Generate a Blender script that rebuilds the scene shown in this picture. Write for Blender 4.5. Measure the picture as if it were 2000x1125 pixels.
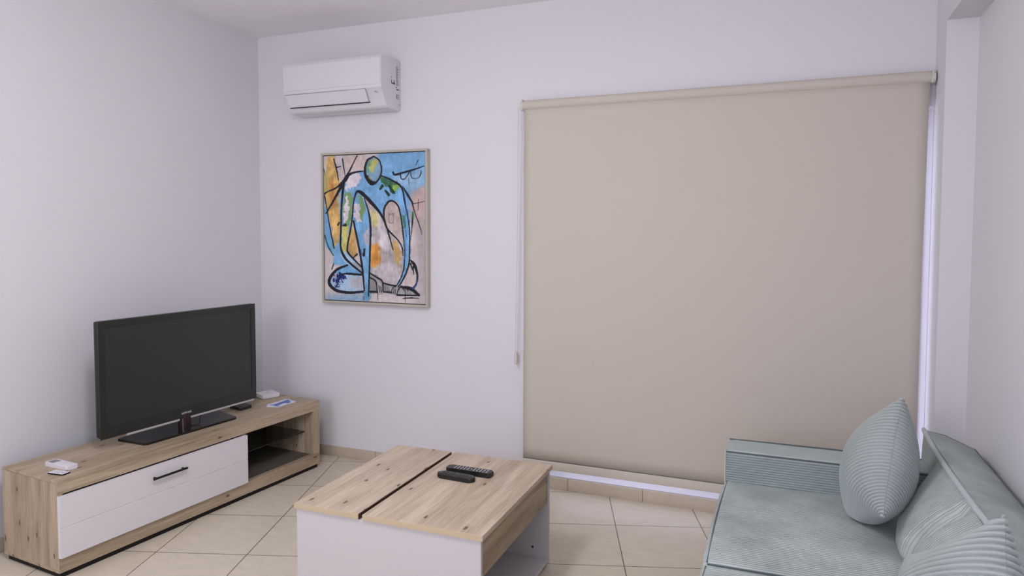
import bpy, bmesh, math, random
import numpy as np
from mathutils import Vector, Matrix

for o in list(bpy.data.objects): bpy.data.objects.remove(o)
S = bpy.context.scene
COL = S.collection
def lin(c):
    c = c/255.0
    return c/12.92 if c <= 0.04045 else ((c+0.055)/1.055)**2.4
def rgb(r, g, b): return (lin(r), lin(g), lin(b), 1.0)

# ------------------------------------------------------------------ camera
cam_d = bpy.data.cameras.new('camera')
cam = bpy.data.objects.new('camera', cam_d); COL.objects.link(cam)
FPX = 1348.085; YAW = 0.3829; PITCH = -0.0485; ROLL = 0.0025
cam_d.sensor_fit = 'HORIZONTAL'; cam_d.sensor_width = 36.0
cam_d.lens = FPX/2000*36.0
cam_d.shift_y = (517.06-562.5)/2000
cam_d.clip_start = 0.02; cam_d.clip_end = 200
Fv = Vector((-math.sin(YAW)*math.cos(PITCH), math.cos(YAW)*math.cos(PITCH), math.sin(PITCH)))
Rv = Fv.cross(Vector((0, 0, 1))).normalized(); Uv = Rv.cross(Fv)
R2 = Rv*math.cos(ROLL)+Uv*math.sin(ROLL); U2 = -Rv*math.sin(ROLL)+Uv*math.cos(ROLL)
M = Matrix((R2, U2, -Fv)).transposed().to_4x4(); M.translation = Vector((0, 0, 1.55))
cam.matrix_world = M
S.camera = cam

# ------------------------------------------------------------------ world, lights, exposure
w = bpy.data.worlds.new('daylight'); S.world = w; w.use_nodes = True
w.node_tree.nodes['Background'].inputs[0].default_value = (0.78, 0.77, 1.0, 1)
w.node_tree.nodes['Background'].inputs[1].default_value = 3.4
def area(name, loc, size, power, color, rot=(0, 0, 0), shape='DISK', size_y=None):
    d = bpy.data.lights.new(name, 'AREA'); d.shape = shape; d.size = size
    if size_y: d.size_y = size_y
    d.energy = power; d.color = color
    o = bpy.data.objects.new(name, d); COL.objects.link(o); o.location = loc; o.rotation_euler = rot
    return o
LC = (1.0, 0.974, 1.03)
def bulb(name, loc, radius, power, color):
    d = bpy.data.lights.new(name, 'POINT'); d.shadow_soft_size = radius; d.energy = power; d.color = color
    o = bpy.data.objects.new(name, d); COL.objects.link(o); o.location = loc
bulb('lamp_light', (-1.42, 1.36, 2.40), 0.13, 27, LC)
area('lamp_downlight', (-1.42, 1.36, 2.78), 0.28, 13.5, LC)
bulb('rear_fill_bulb', (-1.3, -1.7, 2.0), 0.2, 55, LC)  # added fill bulb behind the camera, raises the ambient light
area('rear_fill_panel', (-1.4, -2.62, 1.6), 2.8, 3, (0.98, 0.98, 1.04), (math.radians(90), 0, 0), 'RECTANGLE', 1.5)  # added fill panel set in an invented rear window, softens the shadows
S.view_settings.view_transform = 'Standard'; S.view_settings.look = 'None'
S.view_settings.exposure = 0.01; S.view_settings.gamma = 1.0
S.view_settings.use_curve_mapping = False

# ------------------------------------------------------------------ materials
def newmat(name):
    m = bpy.data.materials.new(name); m.use_nodes = True
    nt = m.node_tree; return m, nt, nt.nodes['Principled BSDF']
def mat(name, col, rough=0.5, metal=0.0, spec=0.5, bump=0.0, bscale=200, var=0.0, vscale=4, sheen=0, coat=0):
    m, nt, b = newmat(name)
    b.inputs['Base Color'].default_value = col; b.inputs['Roughness'].default_value = rough
    b.inputs['Metallic'].default_value = metal; b.inputs['Specular IOR Level'].default_value = spec
    b.inputs['Sheen Weight'].default_value = sheen; b.inputs['Coat Weight'].default_value = coat
    tc = nt.nodes.new('ShaderNodeTexCoord')
    n = nt.nodes.new('ShaderNodeTexNoise'); n.inputs['Scale'].default_value = vscale
    nt.links.new(tc.outputs['Object'], n.inputs['Vector'])
    mx = nt.nodes.new('ShaderNodeMix'); mx.data_type = 'RGBA'; mx.blend_type = 'MULTIPLY'
    mr = nt.nodes.new('ShaderNodeMapRange'); mr.inputs['To Min'].default_value = 1-var; mr.inputs['To Max'].default_value = 1+var*0.5
    nt.links.new(n.outputs['Fac'], mr.inputs['Value'])
    mx.inputs[0].default_value = 1.0; mx.inputs[6].default_value = col
    nt.links.new(mr.outputs[0], mx.inputs[7]); nt.links.new(mx.outputs[2], b.inputs['Base Color'])
    if bump:
        n2 = nt.nodes.new('ShaderNodeTexNoise'); n2.inputs['Scale'].default_value = bscale; n2.inputs['Detail'].default_value = 4
        nt.links.new(tc.outputs['Object'], n2.inputs['Vector'])
        bp = nt.nodes.new('ShaderNodeBump'); bp.inputs['Strength'].default_value = bump; bp.inputs['Distance'].default_value = 0.002
        nt.links.new(n2.outputs['Fac'], bp.inputs['Height']); nt.links.new(bp.outputs[0], b.inputs['Normal'])
    return m
def wood(name, axis, light, dark, seed=0.0, knots=0.05, dens=0.45):
    """light oak board, grain along the given axis of the thing"""
    m, nt, b = newmat(name); L = nt.links.new; N = nt.nodes.new
    b.inputs['Roughness'].default_value = 0.5; b.inputs['Specular IOR Level'].default_value = 0.3
    tc = N('ShaderNodeTexCoord'); sp = N('ShaderNodeSeparateXYZ'); L(tc.outputs['Object'], sp.inputs[0])
    k = 'xyz'.index(axis); o = [i for i in range(3) if i != k]
    ac = N('ShaderNodeMath'); ac.operation = 'ADD'; L(sp.outputs[o[0]], ac.inputs[0]); L(sp.outputs[o[1]], ac.inputs[1])
    cb = N('ShaderNodeCombineXYZ'); L(sp.outputs[k], cb.inputs[0]); L(ac.outputs[0], cb.inputs[1])
    def mp(al, across, off=0.0):
        q = N('ShaderNodeMapping'); q.inputs['Scale'].default_value = (al, across, 1); q.inputs['Location'].default_value = (seed*3.1+off, seed*1.7+off, seed)
        L(cb.outputs[0], q.inputs['Vector']); return q
    def noise(mpn, det, ro, dist=0):
        n = N('ShaderNodeTexNoise'); n.inputs['Scale'].default_value = 1; n.inputs['Detail'].default_value = det
        n.inputs['Roughness'].default_value = ro; n.inputs['Distortion'].default_value = dist; L(mpn.outputs[0], n.inputs['Vector']); return n
    def mth(op, a, bb=None, c=None):
        q = N('ShaderNodeMath'); q.operation = op
        for ii, v in enumerate((a, bb, c)):
            if v is None: continue
            if isinstance(v, (int, float)): q.inputs[ii].default_value = v
            else: L(v, q.inputs[ii])
        return q.outputs[0]
    # knots first, so that the grain bends round them
    v = N('ShaderNodeTexVoronoi'); v.voronoi_dimensions = '2D'; v.inputs['Scale'].default_value = 1; L(mp(4.2, 11, 9).outputs[0], v.inputs['Vector'])
    sc = N('ShaderNodeSeparateColor'); L(v.outputs['Color'], sc.inputs[0])
    on = mth('GREATER_THAN', sc.outputs[0], 1-dens)
    nk = noise(mp(55, 150), 3, 0.6)
    ds = mth('MULTIPLY_ADD', nk.outputs['Fac'], 0.12, v.outputs['Distance'])
    kr = N('ShaderNodeMapRange'); kr.inputs['From Min'].default_value = knots+0.085; kr.inputs['From Max'].default_value = knots+0.055; L(ds, kr.inputs['Value'])
    kh = N('ShaderNodeMapRange'); kh.inputs['From Min'].default_value = 0.42; kh.inputs['From Max'].default_value = 0.05; L(v.outputs['Distance'], kh.inputs['Value'])
    halo = mth('MULTIPLY', kh.outputs[0], on)
    n0 = noise(mp(1.3, 16), 3, 0.55, 0.6); n1 = noise(mp(5, 95, 3), 6, 0.65); n3 = noise(mp(22, 420, 5), 2, 0.5)
    a = mth('MULTIPLY_ADD', n0.outputs['Fac'], 0.42, mth('MULTIPLY', n1.outputs['Fac'], 0.40))
    a = mth('ADD', a, mth('MULTIPLY', n3.outputs['Fac'], 0.18)); a = mth('SUBTRACT', a, mth('MULTIPLY', halo, 0.05))
    cr = N('ShaderNodeValToRGB'); e = cr.color_ramp.elements; e[0].position = 0.36; e[0].color = dark; e[1].position = 0.60; e[1].color = light
    L(a, cr.inputs[0])
    kf = mth('MULTIPLY', mth('MULTIPLY', kr.outputs[0], on), 0.85)
    mx = N('ShaderNodeMix'); mx.data_type = 'RGBA'; L(kf, mx.inputs[0]); L(cr.outputs[0], mx.inputs[6]); mx.inputs[7].default_value = rgb(78, 60, 48)
    L(mx.outputs[2], b.inputs['Base Color'])
    bp = N('ShaderNodeBump'); bp.inputs['Strength'].default_value = 0.15; bp.inputs['Distance'].default_value = 0.0005
    L(n1.outputs['Fac'], bp.inputs['Height']); L(bp.outputs[0], b.inputs['Normal'])
    return m
def corduroy(name, col, pitch=0.0085, depth=0.0022, mode='y', nap=0.14):
    m, nt, b = newmat(name); L = nt.links.new; N = nt.nodes.new
    b.inputs['Roughness'].default_value = 0.85; b.inputs['Specular IOR Level'].default_value = 0.15
    b.inputs['Sheen Weight'].default_value = 0.12; b.inputs['Sheen Roughness'].default_value = 0.45
    tc = N('ShaderNodeTexCoord')
    n = N('ShaderNodeTexNoise'); n.inputs['Scale'].default_value = 5; n.inputs['Detail'].default_value = 4; n.inputs['Roughness'].default_value = 0.6
    L(tc.outputs['Object'], n.inputs['Vector'])
    mr = N('ShaderNodeMapRange'); mr.inputs['From Min'].default_value = 0.3; mr.inputs['From Max'].default_value = 0.7
    mr.inputs['To Min'].default_value = 1-nap; mr.inputs['To Max'].default_value = 1+nap; L(n.outputs['Fac'], mr.inputs['Value'])
    mx = N('ShaderNodeMix'); mx.data_type = 'RGBA'; mx.blend_type = 'MULTIPLY'; mx.inputs[0].default_value = 1; mx.inputs[6].default_value = col
    L(mr.outputs[0], mx.inputs[7]); L(mx.outputs[2], b.inputs['Base Color'])
    if mode:
        sp = N('ShaderNodeSeparateXYZ'); L(tc.outputs['Object'], sp.inputs[0])
        wn = N('ShaderNodeTexNoise'); wn.inputs['Scale'].default_value = 6; L(tc.outputs['Object'], wn.inputs['Vector'])
        wo = N('ShaderNodeMath'); wo.operation = 'MULTIPLY_ADD'; wo.inputs[1].default_value = 0.008; L(wn.outputs['Fac'], wo.inputs[0]); L(sp.outputs['xyz'.index(mode)], wo.inputs[2])
        k = N('ShaderNodeMath'); k.operation = 'MULTIPLY'; k.inputs[1].default_value = math.pi/pitch; L(wo.outputs[0], k.inputs[0])
        s = N('ShaderNodeMath'); s.operation = 'SINE'; L(k.outputs[0], s.inputs[0])
        a = N('ShaderNodeMath'); a.operation = 'ABSOLUTE'; L(s.outputs[0], a.inputs[0])
        p = N('ShaderNodeMath'); p.operation = 'POWER'; p.inputs[1].default_value = 0.6; L(a.outputs[0], p.inputs[0])
        bp = N('ShaderNodeBump'); bp.inputs['Strength'].default_value = 1.0; bp.inputs['Distance'].default_value = depth
        L(p.outputs[0], bp.inputs['Height']); L(bp.outputs[0], b.inputs['Normal'])
    return m
def tile_mat(name, loc, rot, scale, c1, c2, grout, mortar, bw=1.0, rh=1.0, swap=False):
    m, nt, b = newmat(name); L = nt.links.new; N = nt.nodes.new
    b.inputs['Roughness'].default_value = 0.42; b.inputs['Specular IOR Level'].default_value = 0.4
    tc = N('ShaderNodeTexCoord'); k = N('ShaderNodeMapping'); k.vector_type = 'TEXTURE'
    k.inputs['Location'].default_value = loc; k.inputs['Rotation'].default_value = rot; k.inputs['Scale'].default_value = (scale,)*3
    L(tc.outputs['Object'], k.inputs['Vector'])
    br = N('ShaderNodeTexBrick'); br.offset = 0; br.squash = 1
    br.inputs['Scale'].default_value = 1; br.inputs['Mortar Size'].default_value = mortar; br.inputs['Mortar Smooth'].default_value = 0.15
    br.inputs['Brick Width'].default_value = bw; br.inputs['Row Height'].default_value = rh; br.inputs['Bias'].default_value = 0
    br.inputs['Color1'].default_value = c1; br.inputs['Color2'].default_value = c2; br.inputs['Mortar'].default_value = grout
    L(k.outputs[0], br.inputs['Vector'])
    n = N('ShaderNodeTexNoise'); n.inputs['Scale'].default_value = 9; n.inputs['Detail'].default_value = 8; n.inputs['Roughness'].default_value = 0.7
    k2 = N('ShaderNodeMapping'); k2.inputs['Scale'].default_value = (1, 3.0, 1); k2.inputs['Rotation'].default_value = (0, 0, -rot[2]); L(tc.outputs['Object'], k2.inputs['Vector']); L(k2.outputs[0], n.inputs['Vector'])
    mr = N('ShaderNodeMapRange'); mr.inputs['From Min'].default_value = 0.3; mr.inputs['From Max'].default_value = 0.7; mr.inputs['To Min'].default_value = 0.90; mr.inputs['To Max'].default_value = 1.05
    L(n.outputs['Fac'], mr.inputs['Value'])
    mx = N('ShaderNodeMix'); mx.data_type = 'RGBA'; mx.blend_type = 'MULTIPLY'; mx.inputs[0].default_value = 1
    L(br.outputs['Color'], mx.inputs[6]); L(mr.outputs[0], mx.inputs[7]); L(mx.outputs[2], b.inputs['Base Color'])
    bp = N('ShaderNodeBump'); bp.invert = True; bp.inputs['Strength'].default_value = 0.5; bp.inputs['Distance'].default_value = 0.001
    L(br.outputs['Fac'], bp.inputs['Height']); L(bp.outputs[0], b.inputs['Normal'])
    return m

TILE = 0.4483
M_wall = mat('wall_paint', rgb(227, 226, 230), 0.75, bump=0.08, bscale=60, var=0.015, vscale=1.5, spec=0.2)
M_ceil = mat('ceiling_paint', rgb(246, 245, 246), 0.8, var=0.01, spec=0.2)
M_floor = tile_mat('floor_tiles', (-2.807, 2.382, 0), (0, 0, 0.325), TILE, rgb(216, 206, 187), rgb(211, 200, 180), rgb(92, 76, 60), 0.0052)
M_base = tile_mat('baseboard_tiles', (-1.204, 0, -0.5), (0, 0, 0), TILE, rgb(206, 194, 176), rgb(200, 186, 166), rgb(110, 92, 72), 0.004, rh=50)
M_basel = tile_mat('baseboard_tiles_side', (0.2, 0, -0.5), (0, 0, math.pi/2), TILE, rgb(206, 194, 176), rgb(200, 186, 166), rgb(110, 92, 72), 0.004, rh=50)
M_white = mat('white_laminate', rgb(222, 220, 223), 0.35, spec=0.4)
M_white2 = mat('white_laminate_table', rgb(198, 196, 197), 0.4, spec=0.4)
M_plastic = mat('white_plastic', rgb(226, 224, 228), 0.38, spec=0.45)
M_plastic2 = mat('white_plastic_flap', rgb(226, 224, 230), 0.3, spec=0.5)
M_line = mat('shadow_gap_grey', rgb(60, 58, 62), 0.7)
M_black = mat('black_plastic', rgb(24, 24, 24), 0.35, spec=0.5)
M_blackm = mat('black_matte', rgb(22, 20, 19), 0.6, spec=0.3)
M_gloss = mat('gloss_black', rgb(20, 21, 20), 0.12, spec=0.6)
M_screen = mat('tv_screen', rgb(40, 43, 40), 0.3, spec=0.55)
M_neck = mat('tv_neck', rgb(48, 28, 28), 0.15, spec=0.6)
M_silver = mat('silver_trim', rgb(188, 188, 190), 0.4)
M_logo = mat('logo_silver', rgb(215, 215, 215), 0.4, metal=0.0)
M_blind = mat('blind_fabric', rgb(208, 200, 188), 0.85, bump=0.25, bscale=900, var=0.02, vscale=2, spec=0.1)
M_blindb = mat('blind_bar', rgb(214, 206, 193), 0.7, spec=0.2)
M_bracket = mat('bracket_plastic', rgb(214, 212, 204), 0.4)
M_frame = mat('champagne_frame', rgb(192, 185, 172), 0.45, metal=0.1, bump=0.1, bscale=120)
M_alu = mat('white_aluminium', rgb(235, 234, 240), 0.35)
M_grey = mat('grey_display', rgb(130, 132, 138), 0.25)
M_btn = mat('grey_button', rgb(176, 176, 182), 0.5)
M_btnd = mat('dark_button', rgb(58, 58, 60), 0.5)
M_lab = mat('label_print', rgb(96, 108, 118), 0.6)
M_labk = mat('label_black', rgb(40, 38, 38), 0.6)
M_labb = mat('label_brown', rgb(140, 84, 60), 0.6)
M_paper = mat('paper', rgb(224, 226, 236), 0.6)
M_blue = mat('blue_print', rgb(92, 118, 178), 0.6)
M_blue2 = mat('light_blue_print', rgb(160, 178, 214), 0.6)
oakL, oakD = rgb(192, 175, 150), rgb(148, 131, 108)
ashL, ashD = rgb(208, 192, 171), rgb(168, 149, 129)
M_oakx = wood('oak_grain_length', 'y', oakL, oakD, 0.3)
M_oakz = wood('oak_grain_upright', 'z', oakL, oakD, 2.3)
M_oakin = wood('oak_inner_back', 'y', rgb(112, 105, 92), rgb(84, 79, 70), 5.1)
M_ash = wood('table_oak', 'y', ashL, ashD, 4.4)
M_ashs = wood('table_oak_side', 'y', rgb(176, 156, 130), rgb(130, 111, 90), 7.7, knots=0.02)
M_ashe = mat('table_edge', rgb(196, 178, 148), 0.5, var=0.05, vscale=30)
SC = rgb(180, 191, 188)
M_cord = corduroy('corduroy_sofa', SC, 0.0125, 0.0036, 'y', nap=0.2)
M_cordx = corduroy('corduroy_sofa_arm', SC, 0.0088, 0.0012, 'y', nap=0.08)
M_cordd = corduroy('corduroy_geo', rgb(158, 170, 170), mode=None, nap=0.08)
M_cordp = corduroy('corduroy_pillow', rgb(174, 183, 181), mode=None, nap=0.06)
M_pipe = corduroy('corduroy_piping', rgb(190, 199, 199), mode=None, nap=0.05)
M_pipedark = corduroy('corduroy_seam', rgb(96, 108, 110), mode=None, nap=0.05)
def glass_mat(name, tint, rough=0.0):
    m, nt, b = newmat(name)
    b.inputs['Base Color'].default_value = tint; b.inputs['Roughness'].default_value = rough
    b.inputs['Transmission Weight'].default_value = 1.0; b.inputs['IOR'].default_value = 1.45
    return m
M_glass = glass_mat('window_glass', (0.93, 0.95, 0.97, 1))
M_shelf = glass_mat('smoked_glass', (0.45, 0.48, 0.46, 1))

# ------------------------------------------------------------------ builders
def link(name, bm, m, parent=None, smooth=False, angle=None):
    me = bpy.data.meshes.new(name)
    bmesh.ops.recalc_face_normals(bm, faces=bm.faces)
    bm.to_mesh(me); bm.free()
    for mm in (m if isinstance(m, (list, tuple)) else [m]): me.materials.append(mm)
    if smooth:
        me.polygons.foreach_set('use_smooth', [True]*len(me.polygons))
        if angle: me.set_sharp_from_angle(angle=angle)
    o = bpy.data.objects.new(name, me); COL.objects.link(o)
    if parent: o.parent = parent
    return o
def box(bm, x0, x1, y0, y1, z0, z1, bev=0.0, seg=2, mi=0):
    r = bmesh.ops.create_cube(bm, size=1.0)
    vs = r['verts']
    for v in vs:
        v.co = Vector(((x0+x1)/2+v.co.x*(x1-x0), (y0+y1)/2+v.co.y*(y1-y0), (z0+z1)/2+v.co.z*(z1-z0)))
    fs = set(f for v in vs for f in v.link_faces)
    for f in fs: f.material_index = mi
    if bev:
        es = list(set(e for v in vs for e in v.link_edges))
        bmesh.ops.bevel(bm, geom=es, offset=bev, segments=seg, profile=0.5, affect='EDGES', material=-1)
def boxobj(name, m, parent, *a, bev=0.0, seg=2):
    bm = bmesh.new(); box(bm, *a, bev=bev, seg=seg)
    return link(name, bm, m, parent, smooth=bev > 0, angle=0.6)
def prism(bm, pts, a0, a1, axis='x'):
    """polygon pts extruded along an axis; pts are the two other coordinates in order"""
    def mk(p, a):
        if axis == 'x': return (a, p[0], p[1])
        if axis == 'y': return (p[0], a, p[1])
        return (p[0], p[1], a)
    A = [bm.verts.new(mk(p, a0)) for p in pts]; B = [bm.verts.new(mk(p, a1)) for p in pts]
    n = len(pts)
    for i in range(n): bm.faces.new((A[i], A[(i+1) % n], B[(i+1) % n], B[i]))
    bm.faces.new(A[::-1]); bm.faces.new(B)
def tube(bm, pts, r, n=8, cap=True):
    pts = [Vector(p) for p in pts]; rings = []
    for i, p in enumerate(pts):
        t = (pts[min(i+1, len(pts)-1)]-pts[max(i-1, 0)]).normalized()
        a = t.cross(Vector((0, 0, 1)))
        if a.length < 1e-3: a = t.cross(Vector((1, 0, 0)))
        a.normalize(); b = t.cross(a)
        rr = r[i] if isinstance(r, (list, tuple)) else r
        rings.append([bm.verts.new(p+(a*math.cos(2*math.pi*k/n)+b*math.sin(2*math.pi*k/n))*rr) for k in range(n)])
    for i in range(len(rings)-1):
        for k in range(n): bm.faces.new((rings[i][k], rings[i][(k+1) % n], rings[i+1][(k+1) % n], rings[i+1][k]))
    if cap: bm.faces.new(rings[0][::-1]); bm.faces.new(rings[-1])
def tubeobj(name, m, parent, pts, r, n=8):
    bm = bmesh.new(); tube(bm, pts, r, n); return link(name, bm, m, parent, True, 0.9)
def grid_mesh(name, P, m, parent=None, attr=None, merge=True):
    """P: list of arrays (n,m,3)"""
    vs = []; fs = []; off = 0
    for G in P:
        a, b = G.shape[:2]; vs.append(G.reshape(-1, 3))
        I = np.arange(a*b).reshape(a, b)+off
        fs.append(np.stack([I[:-1, :-1], I[1:, :-1], I[1:, 1:], I[:-1, 1:]], -1).reshape(-1, 4)); off += a*b
    V = np.concatenate(vs); Fq = np.concatenate(fs)
    me = bpy.data.meshes.new(name); me.vertices.add(len(V)); me.vertices.foreach_set('co', V.astype(np.float32).ravel())
    me.loops.add(len(Fq)*4); me.loops.foreach_set('vertex_index', Fq.astype(np.int32).ravel())
    me.polygons.add(len(Fq)); me.polygons.foreach_set('loop_start', np.arange(0, len(Fq)*4, 4, dtype=np.int32))
    try: me.polygons.foreach_set('loop_total', np.full(len(Fq), 4, dtype=np.int32))
    except Exception: pass
    me.update(calc_edges=True); me.validate()
    if merge:
        bm = bmesh.new(); bm.from_mesh(me); bmesh.ops.remove_doubles(bm, verts=bm.verts, dist=1e-5)
        bmesh.ops.recalc_face_normals(bm, faces=bm.faces); bm.to_mesh(me); bm.free()
    me.polygons.foreach_set('use_smooth', [True]*len(me.polygons))
    me.materials.append(m)
    o = bpy.data.objects.new(name, me); COL.objects.link(o)
    if parent: o.parent = parent
    return o
def rounded(c0, c1, r, n=40, fn=None):
    """six grids of a rounded box; fn(P, unit) deforms"""
    c0 = np.array(c0, float); c1 = np.array(c1, float); h = (c1-c0)/2; c = (c0+c1)/2
    out = []
    t = np.linspace(-1, 1, n); t = np.sin(t*math.pi/2)*0.5+t*0.5
    A, B = np.meshgrid(t, t, indexing='ij')
    for ax in range(3):
        for s in (-1, 1):
            U = np.zeros((n, n, 3)); o = [i for i in range(3) if i != ax]
            U[..., ax] = s; U[..., o[0]] = A; U[..., o[1]] = B
            Q = U*h; q = np.clip(Q, -(h-r), h-r); d = Q-q
            d /= np.maximum(np.linalg.norm(d, axis=-1, keepdims=True), 1e-9)
            P = q+d*r+c
            if fn is not None: P = fn(P, U)
            out.append(P)
    return out
def thing(name, label, cat, loc=(0, 0, 0), rz=0.0, group=None):
    o = bpy.data.objects.new(name, None); COL.objects.link(o); o.empty_display_size = 0.1
    o.location = loc; o.rotation_euler = (0, 0, rz); o['label'] = label; o['category'] = cat
    if group: o['group'] = group
    return o
def tag(o, label, cat, group=None):
    o['label'] = label; o['category'] = cat
    if group: o['group'] = group
def struct(o): o['kind'] = 'structure'; return o
def text_mesh(name, s, size, m, parent, loc, rot, extrude=0.0004, shear=0.0, spacing=1.0, ext=1.0):
    cu = bpy.data.curves.new(name+'_curve', 'FONT'); cu.body = s; cu.size = size; cu.extrude = extrude
    cu.align_x = 'CENTER'; cu.align_y = 'CENTER'; cu.shear = shear; cu.space_character = spacing
    t = bpy.data.objects.new(name+'_tmp', cu); COL.objects.link(t)
    dg = bpy.context.evaluated_depsgraph_get()
    me = bpy.data.meshes.new_from_object(t.evaluated_get(dg)); bpy.data.objects.remove(t); bpy.data.curves.remove(cu)
    me.materials.clear(); me.materials.append(m); me.name = name
    o = bpy.data.objects.new(name, me); COL.objects.link(o); o.parent = parent
    o.location = loc; o.rotation_euler = rot; o.scale = (ext, 1, 1)
    return o

# ------------------------------------------------------------------ the room
XL, XR, YB, YF, ZC = -3.5, 0.76, 3.897, -2.6, 2.90
OX0, OX1, OZ0, OZ1 = -1.38, 0.633, 0.076, 2.16         # window opening
struct(boxobj('floor', M_floor, None, XL-0.2, XR+0.2, YF-0.2, YB+0.25, -0.1, 0.0))
struct(boxobj('ceiling', M_ceil, None, XL-0.2, XR+0.2, YF-0.2, YB+0.25, ZC, ZC+0.1))
struct(boxobj('wall_left', M_wall, None, XL-0.2, XL, YF-0.2, YB+0.25, 0, ZC))
struct(boxobj('wall_right', M_wall, None, XR, XR+0.2, YF-0.2, YB+0.25, 0, ZC))
bm = bmesh.new()
box(bm, XL, -2.8, YF-0.2, YF, 0, ZC); box(bm, 0.0, XR, YF-0.2, YF, 0, ZC); box(bm, -2.8, 0.0, YF-0.2, YF, 0, 0.85); box(bm, -2.8, 0.0, YF-0.2, YF, 2.35, ZC)  # the opening is made up to hold the rear fill panel
struct(link('wall_front', bm, M_wall))
bm = bmesh.new()
for a in (-2.8, -1.425, -0.05): box(bm, a, a+0.05, YF-0.16, YF-0.11, 0.85, 2.35)
box(bm, -2.8, 0.0, YF-0.16, YF-0.11, 0.85, 0.90); box(bm, -2.8, 0.0, YF-0.16, YF-0.11, 2.30, 2.35)
struct(link('added_rear_window', bm, M_alu))  # invented window frame, added around the rear fill panel
bm = bmesh.new()
box(bm, XL, OX0, YB, YB+0.25, 0, ZC); box(bm, OX0, OX1, YB, YB+0.25, 0, OZ0); box(bm, OX0, OX1, YB, YB+0.25, OZ1, ZC)
box(bm, OX1, XR, YB, YB+0.25, 0, ZC)
struct(link('wall_back', bm, M_wall))
struct(boxobj('trim_1', M_wall, None, 0.635, XR, 3.66, YB, 0, ZC))           # column in the corner
struct(boxobj('trim_2', M_wall, None, 0.635, XR, YF, 3.66, 2.505, ZC))       # beam along the right wall
struct(boxobj('baseboard_back', M_base, None, XL, 0.635, YB-0.011, YB, 0, 0.071, bev=0.0015))
struct(boxobj('baseboard_left', M_basel, None, XL, XL+0.011, YF, YB-0.011, 0, 0.071, bev=0.0015))
struct(boxobj('baseboard_right', M_basel, None, XR-0.011, XR, YF, 3.66, 0, 0.071, bev=0.0015))
# the window behind the blind
wf = bpy.data.objects.new('window_1', None); COL.objects.link(wf); struct(wf)
wy0, wy1 = 4.07, 4.13
bm = bmesh.new()
box(bm, OX0, OX1, wy0, wy1, OZ0, OZ0+0.05); box(bm, OX0, OX1, wy0, wy1, OZ1-0.05, OZ1)
box(bm, OX0, OX0+0.05, wy0, wy1, OZ0+0.05, OZ1-0.05); box(bm, OX1-0.03, OX1, wy0, wy1, OZ0+0.05, OZ1-0.05)
xm = (OX0+OX1)/2; box(bm, xm-0.04, xm+0.04, wy0, wy1, OZ0+0.05, OZ1-0.05)
link('window_frame', bm, M_alu, wf)
bm = bmesh.new()
box(bm, OX0+0.05, xm-0.04, 4.095, 4.101, OZ0+0.05, OZ1-0.05); box(bm, xm+0.04, OX1-0.03, 4.095, 4.101, OZ0+0.05, OZ1-0.05)
link('window_pane', bm, M_glass, wf)
# round ceiling lamp that lights the room, above the coffee table, out of the photo's frame
def lamp(x, y, lab):
    t = thing('ceiling_lamp', lab, 'lamp', (x, y, ZC))
    bm = bmesh.new(); bmesh.ops.create_cone(bm, cap_ends=True, segments=48, radius1=0.17, radius2=0.15, depth=0.1, matrix=Matrix.Translation((0, 0, -0.05)))
    link('lamp_body', bm, M_plastic, t, True, 0.6)
lamp(-1.42, 1.36, 'round white ceiling lamp above the coffee table'); lamp(-1.3, -1.5, 'round white ceiling lamp added at the rear for fill light')  # second fixture is made up, it goes with the rear fill bulb

# ------------------------------------------------------------------ roller blind
rb = thing('roller_blind', 'large beige roller blind pulled down over the window on the back wall', 'blind', (0, YB, 0))
bm = bmesh.new(); tube(bm, [(-1.474, -0.045, 2.290), (0.606, -0.045, 2.292)], 0.030, 32); link('roller', bm, M_blind, rb, True, 0.6)
n = 30; zz = np.linspace(2.29, 0.185, n); xx = np.linspace(0, 1, 40)
XX, ZZ = np.meshgrid(xx, zz, indexing='ij')
xr = 0.604-0.010*np.clip((2.29-ZZ)/0.9, 0, 1); xl = -1.470
def sheet(dy):
    G = np.zeros((40, n, 3)); G[..., 0] = xl+(xr-xl)*XX; G[..., 1] = -0.062+dy+0.0025*np.sin(XX*5+ZZ*1.3)*np.sin((2.29-ZZ)*1.5); G[..., 2] = ZZ; return G
fr, bk = sheet(0), sheet(0.0012)
side = [np.stack([fr[0], bk[0]], 0), np.stack([fr[-1], bk[-1]], 0), np.stack([fr[:, 0], bk[:, 0]], 0), np.stack([fr[:, -1], bk[:, -1]], 0)]
grid_mesh('fabric', [fr, bk]+side, M_blind, rb)
boxobj('bottom_bar', M_blindb, rb, -1.470, 0.594, -0.070, -0.052, 0.133, 0.185, bev=0.006)
boxobj('seam', M_line, rb, -1.470, 0.594, -0.0635, -0.060, 0.1846, 0.1864)
for x in (-1.482, 0.615):
    bm = bmesh.new(); box(bm, x-0.004, x+0.004, -0.070, -0.0005, 2.262, 2.326, bev=0.003)
    tube(bm, [(x-0.012, -0.045, 2.29), (x+0.012, -0.045, 2.29)], 0.027, 20)
    link('bracket', bm, M_bracket, rb, True, 0.5)
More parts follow.
